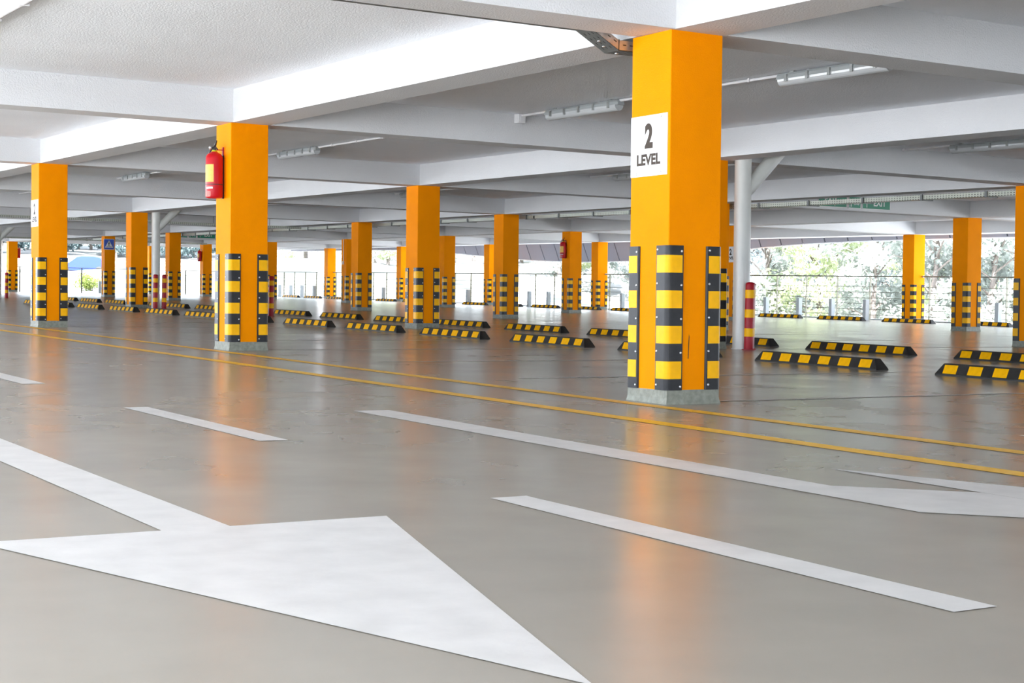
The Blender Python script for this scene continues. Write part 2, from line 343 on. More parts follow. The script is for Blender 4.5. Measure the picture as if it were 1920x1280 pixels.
COLS = {
 (0, 0): 'large orange column nearest the camera, carrying the big level 2 sign',
 (0, 1): 'orange column with the large red fire extinguisher hung on it',
 (0, 2): 'orange column with a level 2 sign near the left edge',
 (1, 1): 'orange column mostly hidden behind the nearest column, left of the large forked pipe',
 (1, 2): 'plain orange column in the middle, its base behind the front wheel stops',
 (1, 3): 'orange column hidden directly behind the one with the large fire extinguisher',
 (1, 4): 'orange column directly left of the thin forked pipe with two bollards',
 (1, 5): 'orange column hidden directly behind the left level 2 column',
 (2, 1): 'orange column cut off by the right edge of the picture',
 (2, 2): 'orange column hidden behind the nearest column, third row back',
 (2, 3): 'orange column between the central plain column and the nearest column, under the cable tray',
 (2, 4): 'orange column left of the central plain column, cable tray meeting its top',
 (2, 5): 'orange column hidden behind the large fire extinguisher column, third row back',
 (2, 6): 'orange column directly right of the thin forked pipe and its two bollards',
 (2, 7): 'distant orange column with the blue pedestrian crossing sign',
 (2, 8): 'orange column hidden behind the left level 2 column, far down the hall',
 (2, 9): 'bright orange column at the far left end behind a red bollard',
 (3, 2): 'orange column at right with three lit corner guards, second from right edge',
 (3, 3): 'orange column with a small level 2 sign half hidden behind the large forked pipe',
 (3, 4): 'orange column with a small fire extinguisher, left of the nearest column',
 (3, 5): 'orange column peeking out right behind the central plain column',
 (3, 6): 'orange column with a white conduit and small box down its shaded side',
 (3, 7): 'orange column peeking out right of the large fire extinguisher column',
 (3, 8): 'distant orange column with a small red extinguisher under the left exit signs',
 (3, 9): 'thin sliver of bright orange column left of the thin forked pipe',
 (4, 3): 'orange column at right with the railing end fixed to its lit face',
 (4, 4): 'orange column hidden behind the large forked pipe at the outer railing',
 (4, 5): 'orange column at the railing, wires fixed to it, just left of nearest column',
 (4, 6): 'orange column at the railing, left of and behind the tray column',
 (4, 7): 'orange column at the railing, peeking out left of the central plain column',
 (4, 8): 'orange column at the railing against the white background, left of centre',
}
def column_matrix(i, j):
    return T(ROWS[i], SY * j, 0) @ Matrix.Rotation(LEAN[0], 4, 'X') @ Matrix.Rotation(LEAN[1], 4, 'Y')
for (i, j), lab in COLS.items():
    c = empty('column', (ROWS[i], SY * j, 0), (LEAN[0], LEAN[1], 0))
    tag(c, lab, 'column', 'orange columns of the parking deck', 'thing')
    ob('shaft', body_me, None, c); ob('skirt', skirt_me, None, c)
    for q, cm in enumerate(CORNERS):
        gd = ob('corner_guard', guard_me, None, c, cm)
        for k in range(4):
            ob('yellow_band', band_me, None, gd, T(0, 0, GZ1 - 0.057 - 0.104 - 0.209 * k))
        if (i, j) in ((0, 0), (0, 1), (0, 2), (1, 2)) and q != 2:
            for k in range(5):
                z = GZ1 - 0.028 - 0.2 * k
                ob('screw', screw_me, None, gd, T(0.088, -GT, z - 0.006) @ Matrix.Rotation(math.pi / 2, 4, 'X'))
                ob('screw', screw_me, None, gd, T(-GT, 0.088, z + 0.004) @ Matrix.Rotation(-math.pi / 2, 4, 'Y'))

    if (i, j) == (0, 0):
        MB().prism([(0.152, 0.27), (0.158, 0.268), (0.163, 0.40), (0.159, 0.415), (0.155, 0.36)], 0, 0.0006).obj('scuff_mark', mat('dark_scuff', (0.05, 0.02, 0.005), 0.7), c, T(0, -0.0003, 0) @ FACE_Y)

# ------------------------------------------------------------------ wheel stops
def make_stop():
    hl = 0.825
    def ring(y, k): # cross-section in x,z ; k = end taper
        return [(0.0, y, 0.0), (0.15, y, 0.0), (0.15, y, 0.012), (0.112, y - k, 0.098), (0.105, y - k * 1.02, 0.101), (0.045, y - k * 1.02, 0.101), (0.038, y - k, 0.098), (0.0, y, 0.012)]
    return MB().rings([ring(-hl, -0.062), ring(hl, 0.062)], smooth=False).mesh('wheel_stop')
stop_me = make_stop(); stop_me.materials.append(M['stop_rubber'])
# patch lies on the sloping front face from (0,.012) to (.038,.098)
def patch_mesh():
    n = Vector((-0.086, 0, 0.038)).normalized() * 0.0022
    a = Vector((0.0025, 0, 0.018)); b = Vector((0.0345, 0, 0.090)); w = 0.073
    v = []
    for off in (0, 1):
        for p, y in ((a, -w), (a, w), (b, w), (b, -w)):
            v.append(tuple(p + Vector((0, y, 0)) + n * (off * 1.0 - 0.3)))
    f = [(3, 2, 1, 0), (4, 5, 6, 7), (0, 1, 5, 4), (1, 2, 6, 5), (2, 3, 7, 6), (3, 0, 4, 7)]
    f = [tuple(reversed(q)) for q in f]
    return me_from('yellow_patch', v, f)
patch_me = patch_mesh(); patch_me.materials.append(M['stop_yellow'])
def stop(x, y, label, group, rz=0.0):
    o = ob('wheel_stop', stop_me); o.location = (x, y, 0); o.rotation_euler = (0, 0, rz)
    tag(o, label, 'wheel stop', group)
    for k in range(6): ob('yellow_patch', patch_me, None, o, T(0, -0.67 + 0.268 * k, 0))
def rowlab(k, where): return 'black and yellow wheel stop, %s from the right in the %s row' % (ORD[k], where)
for k in range(14):
    stop(4.45 + rng.uniform(-0.015, 0.015), 1.28 + 2.32 * k + rng.uniform(-0.02, 0.02), rowlab(k + 1, 'nearest'), 'wheel stops in the nearest row', rng.uniform(-0.008, 0.008))
n = 0
for k in range(1, 18):
    n += 1
    stop(7.22 + rng.uniform(-0.015, 0.015), 1.30 + 2.32 * k + rng.uniform(-0.02, 0.02), rowlab(n, 'second'), 'wheel stops in the second row', rng.uniform(-0.008, 0.008))
n = 0
for k in range(0, 18):
    n += 1
    stop(22.4, 17.63 + 2.32 * k, rowlab(n, 'farthest'), 'wheel stops in the farthest row along the railing', rng.uniform(-0.01, 0.01))

# ------------------------------------------------------------------ level signs
two_me = text_mesh('numeral_two', '2', 0.150, 0.05, 0.80); two_me.materials.append(M['sign_grey'])
lev_me = text_mesh('level_lettering', 'LEVEL', 0.068, 0.045, 1.0); lev_me.materials.append(M['sign_grey'])
_c = np.array([v.co[:] for v in lev_me.vertices]); _k = 0.235 / (_c[:, 0].max() - _c[:, 0].min()); _c[:, 0] *= _k; lev_me.vertices.foreach_set('co', _c.ravel()); lev_me.update()
def level_sign(i, j, label):
    cm = column_matrix(i, j)
    o = MB().box(-0.181, 0.181, 0, 0.363, 0, 0.004).obj('level_sign', 'white_sheet'); o.matrix_world = cm @ T(0, W / 2 + 0.010, 1.355) @ FACE_X
    # keep the plate on the column face
    tag(o, label, 'sign', 'level signs on the columns')
    ob('numeral', two_me, None, o, T(0.0, 0.165, 0.0046)); ob('lettering', lev_me, None, o, T(0.0, 0.065, 0.0046))
    for sx in (-0.12, 0.12):
        for sz in (0.016, 0.347): ob('screw', screw_me, None, o, T(sx, sz, 0.004))
level_sign(0, 0, 'big white level 2 sign on the nearest orange column')
level_sign(0, 2, 'white level 2 sign on the orange column near left edge')
level_sign(3, 3, 'small distant level 2 sign half hidden by the large forked pipe')

# ------------------------------------------------------------------ fire extinguishers
def extinguisher(mw, label):
    o = empty('fire_extinguisher'); o.matrix_world = mw; tag(o, label, 'fire extinguisher', 'fire extinguishers on the columns')
    r = 0.083
    MB().lathe([(0.06, 0.0), (0.078, 0.006), (r, 0.02), (r, 0.385), (r * 0.97, 0.405), (r * 0.85, 0.422), (r * 0.62, 0.437), (0.032, 0.447), (0.026, 0.455)], n=32).obj('cylinder', 'red', o)
    MB().lathe([(0.027, 0.447), (0.027, 0.462), (0.022, 0.466)], n=16).obj('collar', 'lime', o)
    MB().lathe([(0.014, 0.46), (0.014, 0.505)], n=12).box(-0.03, 0.02, -0.012, 0.012, 0.478, 0.498).obj('valve', 'black', o)
    MB().tube([(-0.004, 0, 0.5), (0.0, -0.03, 0.52), (0.0, -0.062, 0.555)], [0.010, 0.010, 0.007], 8).tube([(0, -0.01, 0.492), (0.0, -0.06, 0.484), (0.0, -0.088, 0.468)], 0.006, 8).obj('handle', 'black', o)
    MB().lathe([(0.017, 0), (0.017, 0.012), (0.012, 0.016)], n=16).obj('gauge', 'chrome', o, T(-0.03, 0.02, 0.49) @ Matrix.Rotation(-math.pi / 2, 4, 'Y'))
    MB().tube([(0, 0.014, 0.49), (-0.01, 0.05, 0.485), (-0.02, 0.078, 0.45), (-0.022, 0.092, 0.40), (-0.02, 0.094, 0.30), (-0.016, 0.093, 0.2), (-0.012, 0.09, 0.14)], 0.008, 8).obj('hose', 'black', o)
    def wrap(a0, a1, z0, z1, rr, n=12):
        vs = []
        for k in range(n + 1):
            a = math.radians(a0 + (a1 - a0) * k / n)
            for z in (z0, z1): vs.append((rr * math.cos(a), rr * math.sin(a), z))
        return vs, [(2 * k, 2 * k + 2, 2 * k + 3, 2 * k + 1) for k in range(n)]
    v, f = wrap(150, 245, 0.155, 0.325, r + 0.0008); ob('yellow_label', me_from('yellow_label', v, f, True), 'label_yellow', o)
    v, f = wrap(150, 172, 0.072, 0.118, r + 0.0008); ob('white_label', me_from('white_label', v, f, True), 'label_white', o)
    v, f = wrap(190, 240, 0.090, 0.108, r + 0.0008); ob('white_label', me_from('white_label', v, f, True), 'label_white', o)
    v, f = wrap(165, 225, 0.012, 0.065, r + 0.0008); ob('printed_panel', me_from('printed_panel', v, f, True), mat('red_white_print', (0.62, 0.14, 0.10), 0.3, vary=(70, 0.6, 2)), o)
    MB().lathe([(r + 0.002, 0.128), (r + 0.002, 0.136)], n=32).obj('strap', 'black', o)
    MB().box(0.084, 0.094, -0.016, 0.016, 0.42, 0.50).box(0.02, 0.09, -0.006, 0.006, 0.468, 0.476).obj('bracket', 'bollard_red', o)
    MB().box(0.080, 0.094, -0.02, 0.02, 0.0, 0.42).obj('back_plate', 'black', o)
    return o
EXT = T(-0.094, W / 2 - 0.0, 1.475)
extinguisher(column_matrix(0, 1) @ EXT, 'large red fire extinguisher with yellow label on the left-of-centre column')
extinguisher(column_matrix(3, 4) @ EXT, 'small red fire extinguisher on the column left of the nearest column')
extinguisher(column_matrix(3, 8) @ EXT, 'tiny distant red fire extinguisher below the left exit signs')
extinguisher(column_matrix(2, 9) @ T(W + 0.094, W / 2, 1.475) @ Matrix.Rotation(math.pi, 4, 'Z'), 'tiny bright red fire extinguisher at the far left end column')

# ------------------------------------------------------------------ pedestrian crossing sign
def crossing():
    o = empty('crossing_sign'); o.matrix_world = column_matrix(2, 7) @ T(0.155, 0, 1.715) @ FACE_Y
    tag(o, 'blue square pedestrian crossing sign with white triangle on a distant column', 'sign')
    def rr(s, r, n=5):
        p = []
        for cx, cy2, a0 in ((s - r, -s + r, -90), (s - r, s - r, 0), (-s + r, s - r, 90), (-s + r, -s + r, 180)):
            for k in range(n + 1):
                a = math.radians(a0 + 90 * k / n); p.append((cx + r * math.cos(a), cy2 + r * math.sin(a) + 0.19))
        return p
    MB().prism(rr(0.195, 0.03), 0.002, 0.012).obj('border', 'white_sheet', o)
    MB().prism(rr(0.180, 0.022), 0.012, 0.0135).obj('blue_field', 'blue', o)
    MB().prism([(-0.15, 0.07), (0.15, 0.07), (0.0, 0.335)], 0.0135, 0.0150).obj('triangle', 'white_sheet', o)
    pz = (0.0150, 0.0165)
    w = MB()
    def seg(x0, y0, x1, y1, t):
        dx, dy = x1 - x0, y1 - y0; l = math.hypot(dx, dy); nx_, ny_ = -dy / l * t / 2, dx / l * t / 2
        w.prism(ccw([(x0 + nx_, y0 + ny_), (x1 + nx_, y1 + ny_), (x1 - nx_, y1 - ny_), (x0 - nx_, y0 - ny_)]), *pz)
    w.prism([(0.0 + 0.016 * math.cos(a * math.pi / 5), 0.278 + 0.016 * math.sin(a * math.pi / 5)) for a in range(10)], *pz)
    seg(0.0, 0.262, -0.004, 0.18, 0.032); seg(-0.004, 0.185, 0.035, 0.10, 0.017); seg(-0.006, 0.185, -0.035, 0.10, 0.017); seg(0.0, 0.25, 0.04, 0.20, 0.012); seg(0.0, 0.25, -0.036, 0.205, 0.012)
    w.obj('walking_figure', 'black', o)
    for x in (-0.10, -0.06, -0.02, 0.02, 0.06, 0.10):
        w = MB(); seg(x, 0.08, x * 0.78, 0.105 if abs(x) < 0.05 else 0.125, 0.012); w.obj('stripe', 'black', o)
crossing()

# ------------------------------------------------------------------ exit signs on the cross beams
exit_me = text_mesh('exit_lettering', 'EXIT', 0.125, 0.03, 0.92); exit_me.materials.append(M['white_sheet'])
def exit_board(x0, x1, y, kind, label):
    o = MB().box(0, x1 - x0, -0.012, 0, 0, 0.218).obj('exit_sign', 'white_sheet'); o.location = (x0, y, 2.242); o.rotation_euler = (0, 0.0, 0)
    tag(o, label, 'sign', 'green exit signs on the cross beams')
    w = x1 - x0
    MB().box(0.012, w - 0.012, -0.0135, -0.012, 0.012, 0.206).obj('green_face', 'green', o)
    f = T(0, -0.0142, 0) @ FACE_Y
    if kind == 'exit':
        ob('lettering', exit_me, None, o, T(w * 0.62, -0.0142, 0.062) @ FACE_Y)
        MB().prism([(0.105, 0.03), (0.120, 0.03), (0.120, 0.15), (0.145, 0.15), (0.1125, 0.19), (0.08, 0.15), (0.105, 0.15)], 0, 0.001).obj('arrow', 'white_sheet', o, f)
    elif kind == 'car':
        MB().prism([(0.05, 0.03), (0.07, 0.03), (0.07, 0.13), (0.09, 0.13), (0.06, 0.17), (0.03, 0.13), (0.05, 0.13)], 0, 0.001).obj('arrow', 'white_sheet', o, f)
        MB().prism([(0.12, 0.075), (0.26, 0.075), (0.27, 0.10), (0.245, 0.115), (0.22, 0.14), (0.165, 0.14), (0.145, 0.115), (0.115, 0.105)], 0, 0.001).obj('car_symbol', 'white_sheet', o, f)
        for cx in (0.15, 0.235): MB().prism([(cx + 0.014 * math.cos(a * math.pi / 5), 0.073 + 0.014 * math.sin(a * math.pi / 5)) for a in range(10)], 0, 0.001).obj('wheel_symbol', 'white_sheet', o, f)
    else:
        ob('lettering', exit_me, None, o, T(w * 0.45, -0.0142, 0.085) @ FACE_Y)
        MB().prism([(0.40, 0.03), (0.415, 0.03), (0.415, 0.06), (0.40, 0.06)], 0, 0.001).obj('small_mark', 'white_sheet', o, f)
for j, where in ((2, 'right'), (7, 'left')):
    y = SY * j
    exit_board(13.91, 14.62, y, 'left', 'wide green exit sign, leftmost of the three in the %s group' % where)
    exit_board(14.66, 14.965, y, 'car', 'narrow green sign with car symbol in the %s exit group' % where)
    exit_board(15.0, 15.71, y, 'exit', 'wide green exit sign with arrow, rightmost of the %s group' % where)

# ------------------------------------------------------------------ forked pipes and bollards
def pole(x, y, label):
    o = empty('forked_pipe', (x, y, 0), (LEAN[0], LEAN[1], 0)); tag(o, label, 'pipe', 'forked drain pipes')
    MB().lathe([(0.098, 0.001), (0.098, SLAB - 0.03)], n=28).obj('riser', 'pipe', o)
    MB().tube([(0.02, 0, 1.80), (0.10, 0, 1.90), (0.56, 0, 2.35)], [0.06, 0.086, 0.086], 20).obj('branch', 'pipe', o)
    MB().lathe([(0.112, 0.001), (0.112, 0.012)], n=28).obj('base_ring', 'pipe', o)
pole(6.262, 6.82, 'large pale grey forked drain pipe right of the nearest column')
pole(6.30, 27.70, 'thin pale grey forked drain pipe with two bollards at left')
pole(6.27, 42.47, 'pale grey forked drain pipe cut by the left edge')
def bollard(x, y, label):
    o = empty('bollard', (x, y, 0)); tag(o, label, 'bollard', 'red and yellow bollards')
    r = 0.054
    MB().lathe([(r, 0.006), (r, 0.755), (r * 0.96, 0.768), (r * 0.8, 0.779), (r * 0.4, 0.786), (0.004, 0.788)], n=24).obj('tube', 'bollard_red', o)
    MB().lathe([(r + 0.026, 0.0), (r + 0.026, 0.007)], n=24).obj('base_plate', 'bollard_red', o)
    for z in (0.155, 0.31, 0.465 + 0.155): pass
    for z in (0.155, 0.375, 0.60): MB().lathe([(r + 0.0012, z), (r + 0.0012, z + 0.095)], n=24).obj('yellow_band', 'yellow', o)
bollard(6.25, 6.665, 'red and yellow bollard in front of the large forked pipe')
bollard(6.455, 6.89, 'red and yellow bollard partly hidden behind the other, right of the large pipe')
bollard(6.225, 27.50, 'red and yellow bollard in front of the thin forked pipe')
bollard(6.45, 27.55, 'red and yellow bollard just right of the thin forked pipe')
bollard(6.46, 42.2, 'red and yellow bollard at the far left edge')
bollard(6.42, 21.2, 'red and yellow bollard half hidden right of the large extinguisher column')

# ------------------------------------------------------------------ ceiling lights, conduits
def fixture(x, y, label):
    o = empty('strip_light', (x, y, 2.40)); tag(o, label, 'ceiling light', 'grey strip lights on the ceiling')
    L = 0.635
    prof = [(-0.035, 0.105), (0.035, 0.105), (0.05, 0.085), (0.055, 0.055), (-0.055, 0.055), (-0.05, 0.085)]
    MB().rings([[(a, yy, b) for a, b in prof] for yy in (-L, L)], smooth=False).obj('housing', 'fix_body', o)
    tp = [(0.05 * math.cos(a), 0.055 + 0.055 * math.sin(a)) for a in [math.pi + math.pi * k / 10 for k in range(11)]]
    MB().rings([[(a, yy, b) for a, b in tp] for yy in (-L + 0.01, -L + 0.03, L - 0.03, L - 0.01)], smooth=False).obj('clear_cover', 'fix_tub', o)
    for s in (-1, 1): MB().rings([[(a * k, s * (L + d), 0.055 + (b - 0.055) * k) for a, b in prof] for k, d in ((1.0, 0.0), (0.7, 0.022))][::s], smooth=False).obj('end_cap', 'fix_body', o)
    for k in range(5):
        yy = -L + 0.12 + k * (2 * L - 0.24) / 4
        for s in (-1, 1): MB().box(s * 0.056 - 0.005, s * 0.056 + 0.005, yy - 0.015, yy + 0.015, 0.03, 0.09).obj('clip', 'steel', o)
    MB().box(-0.02, 0.02, -L * 0.8, -L * 0.8 + 0.05, 0.10, SLAB - 2.40).box(-0.02, 0.02, L * 0.8 - 0.05, L * 0.8, 0.10, SLAB - 2.40).obj('hanger', 'steel', o)
fixture(3.22, 5.72, 'strip light beside the nearest column, left of its top')
fixture(3.22, 2.12, 'strip light at upper right, just right of the nearest column')
fixture(3.20, 12.69, 'strip light right of the large extinguisher column top')
fixture(3.15, 19.6, 'small strip light right of the left level 2 column')
fixture(3.15, 29.7, 'tiny strip light near the left edge')
fixture(8.92, 5.5, 'dark strip light at the right edge below the deep beam')
fixture(8.95, 12.6, 'strip light half hidden left of the level 2 sign')
fixture(8.9, 19.9, 'tiny strip light left of the central plain column top')
def conduit(x, y0, y1, label, r=0.014):
    o = MB().tube([(0, 0, 0), (0, y1 - y0, 0)], r, 8).obj('conduit', 'pvc'); o.location = (x, y0, SLAB - r - 0.008)
    tag(o, label, 'conduit', 'white ceiling conduits')
    y = 0.5
    while y < y1 - y0:
        MB().box(-r - 0.006, r + 0.006, y, y + 0.02, -r - 0.004, r + 0.004).obj('saddle', 'pvc', o); y += 0.75
for nm, x, js in (('nearest', 3.22, range(0, 5)), ('second', 8.92, range(0, 4))):
    for j in js:
        conduit(x, SY * j + W + 0.01, SY * (j + 1) - 0.01, 'white conduit on the %s line of strip lights, %s bay from the right' % (nm, ORD[j + 1]))
conduit(-2.95, 0.40, SY - 0.01, 'wide white conduit in the upper left corner of the picture', 0.028)
jb = MB().cbox(-0.05, 0.05, -0.09, -0.002, -0.10, -0.005, 0.008).obj('junction_box', 'pvc'); jb.location = (3.22, SY, SLAB); tag(jb, 'small white junction box on the beam at the end of a conduit', 'junction box')
MB().box(-0.03, 0.03, -0.094, -0.09, -0.085, -0.02).obj('lid', 'pvc', jb)
# conduit with a small box down the shaded side of one far column
o = empty('switch_conduit'); o.matrix_world = column_matrix(3, 6) @ T(0, 0.2, 0); tag(o, 'thin white conduit with small box on a distant column', 'conduit')
MB().tube([(-0.014, 0, 1.43), (-0.014, 0, H - 0.01)], 0.012, 8).obj('pipe', 'pvc', o)
MB().cbox(-0.045, -0.001, -0.04, 0.04, 1.33, 1.44, 0.006).obj('box', 'pvc', o)

# ------------------------------------------------------------------ cable trays
def tray_run(y0, y1, label):
    o = empty('cable_tray', (12.03, y0, 2.118)); tag(o, label, 'cable tray', 'perforated cable trays under the beams')
    L = y1 - y0
    MB().box(0, 0.003, 0, L, 0, 0.066).obj('side', 'tray', o)
    MB().box(0.197, 0.2, 0, L, 0, 0.066).obj('side', 'tray', o)
    MB().box(0.003, 0.197, 0, L, 0, 0.003).obj('bottom', 'tray', o)
    MB().tube([(0.06, 0, 0.03), (0.06, L, 0.03)], 0.022, 6).tube([(0.13, 0, 0.03), (0.13, L, 0.03)], 0.022, 6).obj('cable', 'black', o)
    y = 1.36 - (y0 % 1.247) + 0.0
    y = (8.32 - y0) % 1.247
    while y < L - 0.03:
        b = MB(); b.box(-0.022, -0.004, y, y + 0.04, -0.012, 0.08).box(-0.022, 0.22, y, y + 0.04, -0.016, -0.004).box(0.204, 0.22, y, y + 0.04, -0.012, 0.08)
        b.obj('bracket', 'steel_dark', o); y += 1.247
tray_run(6.4, 20.5, 'perforated cable tray below the beam at right, crossing the exit signs')
tray_run(20.55, 34.5, 'perforated cable tray under the beam left of the tray column')
tray_run(34.55, 52.0, 'perforated cable tray far left under the beam near the crossing sign')
def tray_x(y, z, x0, x1, label):
    o = empty('cable_tray', (x0, y, z), (0, 0, -math.pi / 2)); tag(o, label, 'cable tray', 'perforated cable trays across the hall')
    L = x1 - x0
    MB().box(0, 0.003, 0, L, 0, 0.06).obj('side', 'tray', o)
    MB().box(-0.197, 0.0, 0, L, 0, 0.003).obj('bottom', 'tray', o)
    k = 0.4
    while k < L: MB().box(-0.20, 0.004, k, k + 0.03, -0.012, -0.001).box(-0.105, -0.095, k + 0.01, k + 0.02, 0, SLAB - z).obj('hanger', 'steel_dark', o); k += 1.6
for yy, z, a, b, lb in ((32.2, 2.13, 2.6, 11.9, 'perforated cable tray crossing behind the left level 2 column'), (54.6, 2.15, 9.0, 17.6, 'thin distant cable tray at the far left end')):
    o = empty('cable_tray', (a, yy, z)); tag(o, lb, 'cable tray', 'perforated cable trays across the hall')
    tr = Matrix.Rotation(math.pi / 2, 4, 'Z')      # local y of the strip runs along -X ; build in strip space then turn
    L = b - a
    MB().box(-0.003, 0, -L, 0, 0, 0.06).obj('side', 'tray', o, tr)
    MB().box(0, 0.2, -L, 0, 0, 0.003).obj('bottom', 'tray', o, tr)
    k = 0.4
    while k < L:
        MB().box(k, k + 0.03, -0.004, 0.2, -0.012, -0.001).box(k + 0.01, k + 0.02, 0.095, 0.105, 0, SLAB - z).obj('hanger', 'steel_dark', o); k += 1.6
# short dips of tray that pass under the beam beside two columns
def dip(i, j, label, x_from):
    x0, y0 = ROWS[i], SY * j + 0.45
    o = empty('cable_tray_dip', (x0, y0, 0)); tag(o, label, 'cable tray', 'dipped cable trays beside columns')
    path = [(x_from, 2.234), (-0.30, 2.234), (-0.085, 2.118), (0.45, 2.118), (0.64, 2.235), (0.9, 2.3)]
    names = ['run', 'slope', 'flat', 'slope', 'slope']
    if x_from > 0: path, names = [(x_from, 2.118)] + path[3:], names[2:]
    for (xa, za), (xb, zb), nmn in zip(path[:-1], path[1:], names):
        t = 0.003; h = 0.062; w = 0.15
        sd_ = MB().add([(xa, 0, za), (xb, 0, zb), (xb, 0, zb + h), (xa, 0, za + h), (xa, t, za), (xb, t, zb), (xb, t, zb + h), (xa, t, za + h)],
                       [(0, 1, 2, 3), (7, 6, 5, 4), (0, 4, 5, 1), (1, 5, 6, 2), (2, 6, 7, 3), (3, 7, 4, 0)])
        sd_.obj('side', 'steel', o)
        MB().add([(x, y + w, z) for x, y, z in sd_.v], sd_.f).obj('side', 'steel', o)
        MB().add([(xa, 0, za), (xb, 0, zb), (xb, w, zb), (xa, w, za), (xa, 0, za + t), (xb, 0, zb + t), (xb, w, zb + t), (xa, w, za + t)],
                 [(3, 2, 1, 0), (4, 5, 6, 7), (0, 1, 5, 4), (1, 2, 6, 5), (2, 3, 7, 6), (3, 0, 4, 7)]).obj('bottom', 'steel_dark', o)
        if nmn != 'run':
            L = math.hypot(xb - xa, zb - za); ux, uz = (xb - xa) / L, (zb - za) / L
            s = 0.03
            while s < L - 0.03:
                ax, az = xa + ux * s, za + uz * s
                def P_(d, hgt, yy): return (ax + ux * d - uz * hgt, yy, az + uz * d + ux * hgt)
                MB().add([P_(0, 0.032, -0.0008), P_(0.024, 0.032, -0.0008), P_(0.024, 0.038, -0.0008), P_(0, 0.038, -0.0008)], [(0, 1, 2, 3)]).obj('slot', 'slot', o)
                for yy in (0.03, 0.07, 0.11): MB().add([P_(0.008, -0.0006, yy), P_(0.03, -0.0006, yy), P_(0.03, -0.0006, yy + 0.007), P_(0.008, -0.0006, yy + 0.007)], [(3, 2, 1, 0)]).obj('slot', 'slot', o)
                s += 0.05
    if x_from < 0: MB().box(-0.088, -0.082, -0.001, 0.001, 2.118, 2.185).obj('joint', 'slot', o)
    for k, (x, z) in enumerate(() if x_from > 0 else ((-0.19, 2.172), (-0.14, 2.147), (-0.03, 2.117))): ob('bolt', screw_me, None, o, T(x, 0.06 + 0.02 * k, z) @ Matrix.Rotation(math.pi, 4, 'X') @ Matrix.Scale(1.6, 4))
dip(0, 0, 'slotted steel cable tray dipping under the beam left of the nearest column', -5.3)
dip(1, 2, 'slotted cable tray end beside the top of the central plain column', 0.15)

# ------------------------------------------------------------------ railings and short posts
def railing(y0, y1, posts, x, label):
    o = empty('wire_railing', (x, y0, 0)); tag(o, label, 'railing', 'wire railing along the right facade')
    L = y1 - y0
    MB().tube([(0, 0.0, 1.145), (0, L, 1.145)], 0.016, 8).obj('top_rail', 'rail', o)
    MB().lathe([(0.028, 0), (0.028, 0.05)], n=12).obj('rail_end', 'steel', o, T(0, L, 1.145) @ Matrix.Rotation(math.pi / 2, 4, 'X'))
    for z in (0.135, 0.285, 0.43, 0.575, 0.725, 0.875): MB().tube([(0, 0, z), (0, L, z)], 0.007, 6).obj('wire', 'rail', o)
    for q in posts: MB().box(-0.028, 0.028, q - 0.006, q + 0.006, 0.0, 1.14).box(-0.05, 0.05, q - 0.03, q + 0.03, 0, 0.008).obj('post', 'rail_post', o)
PO = [0.6 - W, 1.81 - W, 3.03 - W, 4.25 - W, 5.46 - W, 6.69 - W]
for n_, j in enumerate(range(1, 9)):
    railing(SY * j + W, SY * (j + 1), PO, 23.88, 'wire railing with thin posts, %s bay from the right along the facade' % ORD[n_ + 1])
o = empty('wire_railing', (8.0, 63.22, 0)); tag(o, 'wire railing across the far left end of the deck', 'railing')
MB().tube([(0, 0, 1.11), (16, 0, 1.11)], 0.014, 8).obj('top_rail', 'rail', o)
for z in (0.2, 0.42, 0.65, 0.88): MB().tube([(0, 0, z), (16, 0, z)], 0.006, 6).obj('wire', 'rail', o)
for q in (12.15, 14.9, 17.35, 19.8, 22.3): MB().box(q - 8 - 0.025, q - 8 + 0.025, -0.02, 0.02, 0, 1.10).obj('post', 'rail', o)
kerb = MB().box(24.0, 24.2, 8, 63.4, 0.0, 0.03).obj('trim_2', 'post'); tag(kerb, kind='structure')
sp_y = [17.91, 22.24, 23.50, 24.77, 26.12, 33.0, 37.3, 38.53, 42.78, 49.65, 56.44, 57.77, 59.02, 60.31]
post_me = MB().box(-0.06, -0.052, -0.055, 0.055, 0, 0.535).box(-0.052, 0.06, 0.047, 0.055, 0, 0.535).box(-0.052, 0.06, -0.055, -0.047, 0, 0.535).mesh('short_post'); post_me.materials.append(M['post'])
foot_me = MB().box(-0.08, 0.09, -0.08, 0.08, 0, 0.01).mesh('foot_plate'); foot_me.materials.append(M['post'])
for k, yy in enumerate(sp_y):
    o = ob('short_post', post_me); o.location = (23.3, yy, 0); tag(o, 'pale grey short steel post by the railing, %s from the right' % ORD[k + 1], 'post', 'short steel posts along the railing')
    ob('foot_plate', foot_me, None, o)
o = ob('short_post', post_me); o.location = (15.63, 62.9, 0); o.rotation_euler = (0, 0, math.pi / 2); tag(o, 'white short post by the bush at the far left end', 'post', 'short steel posts along the railing')
ob('foot_plate', foot_me, None, o)

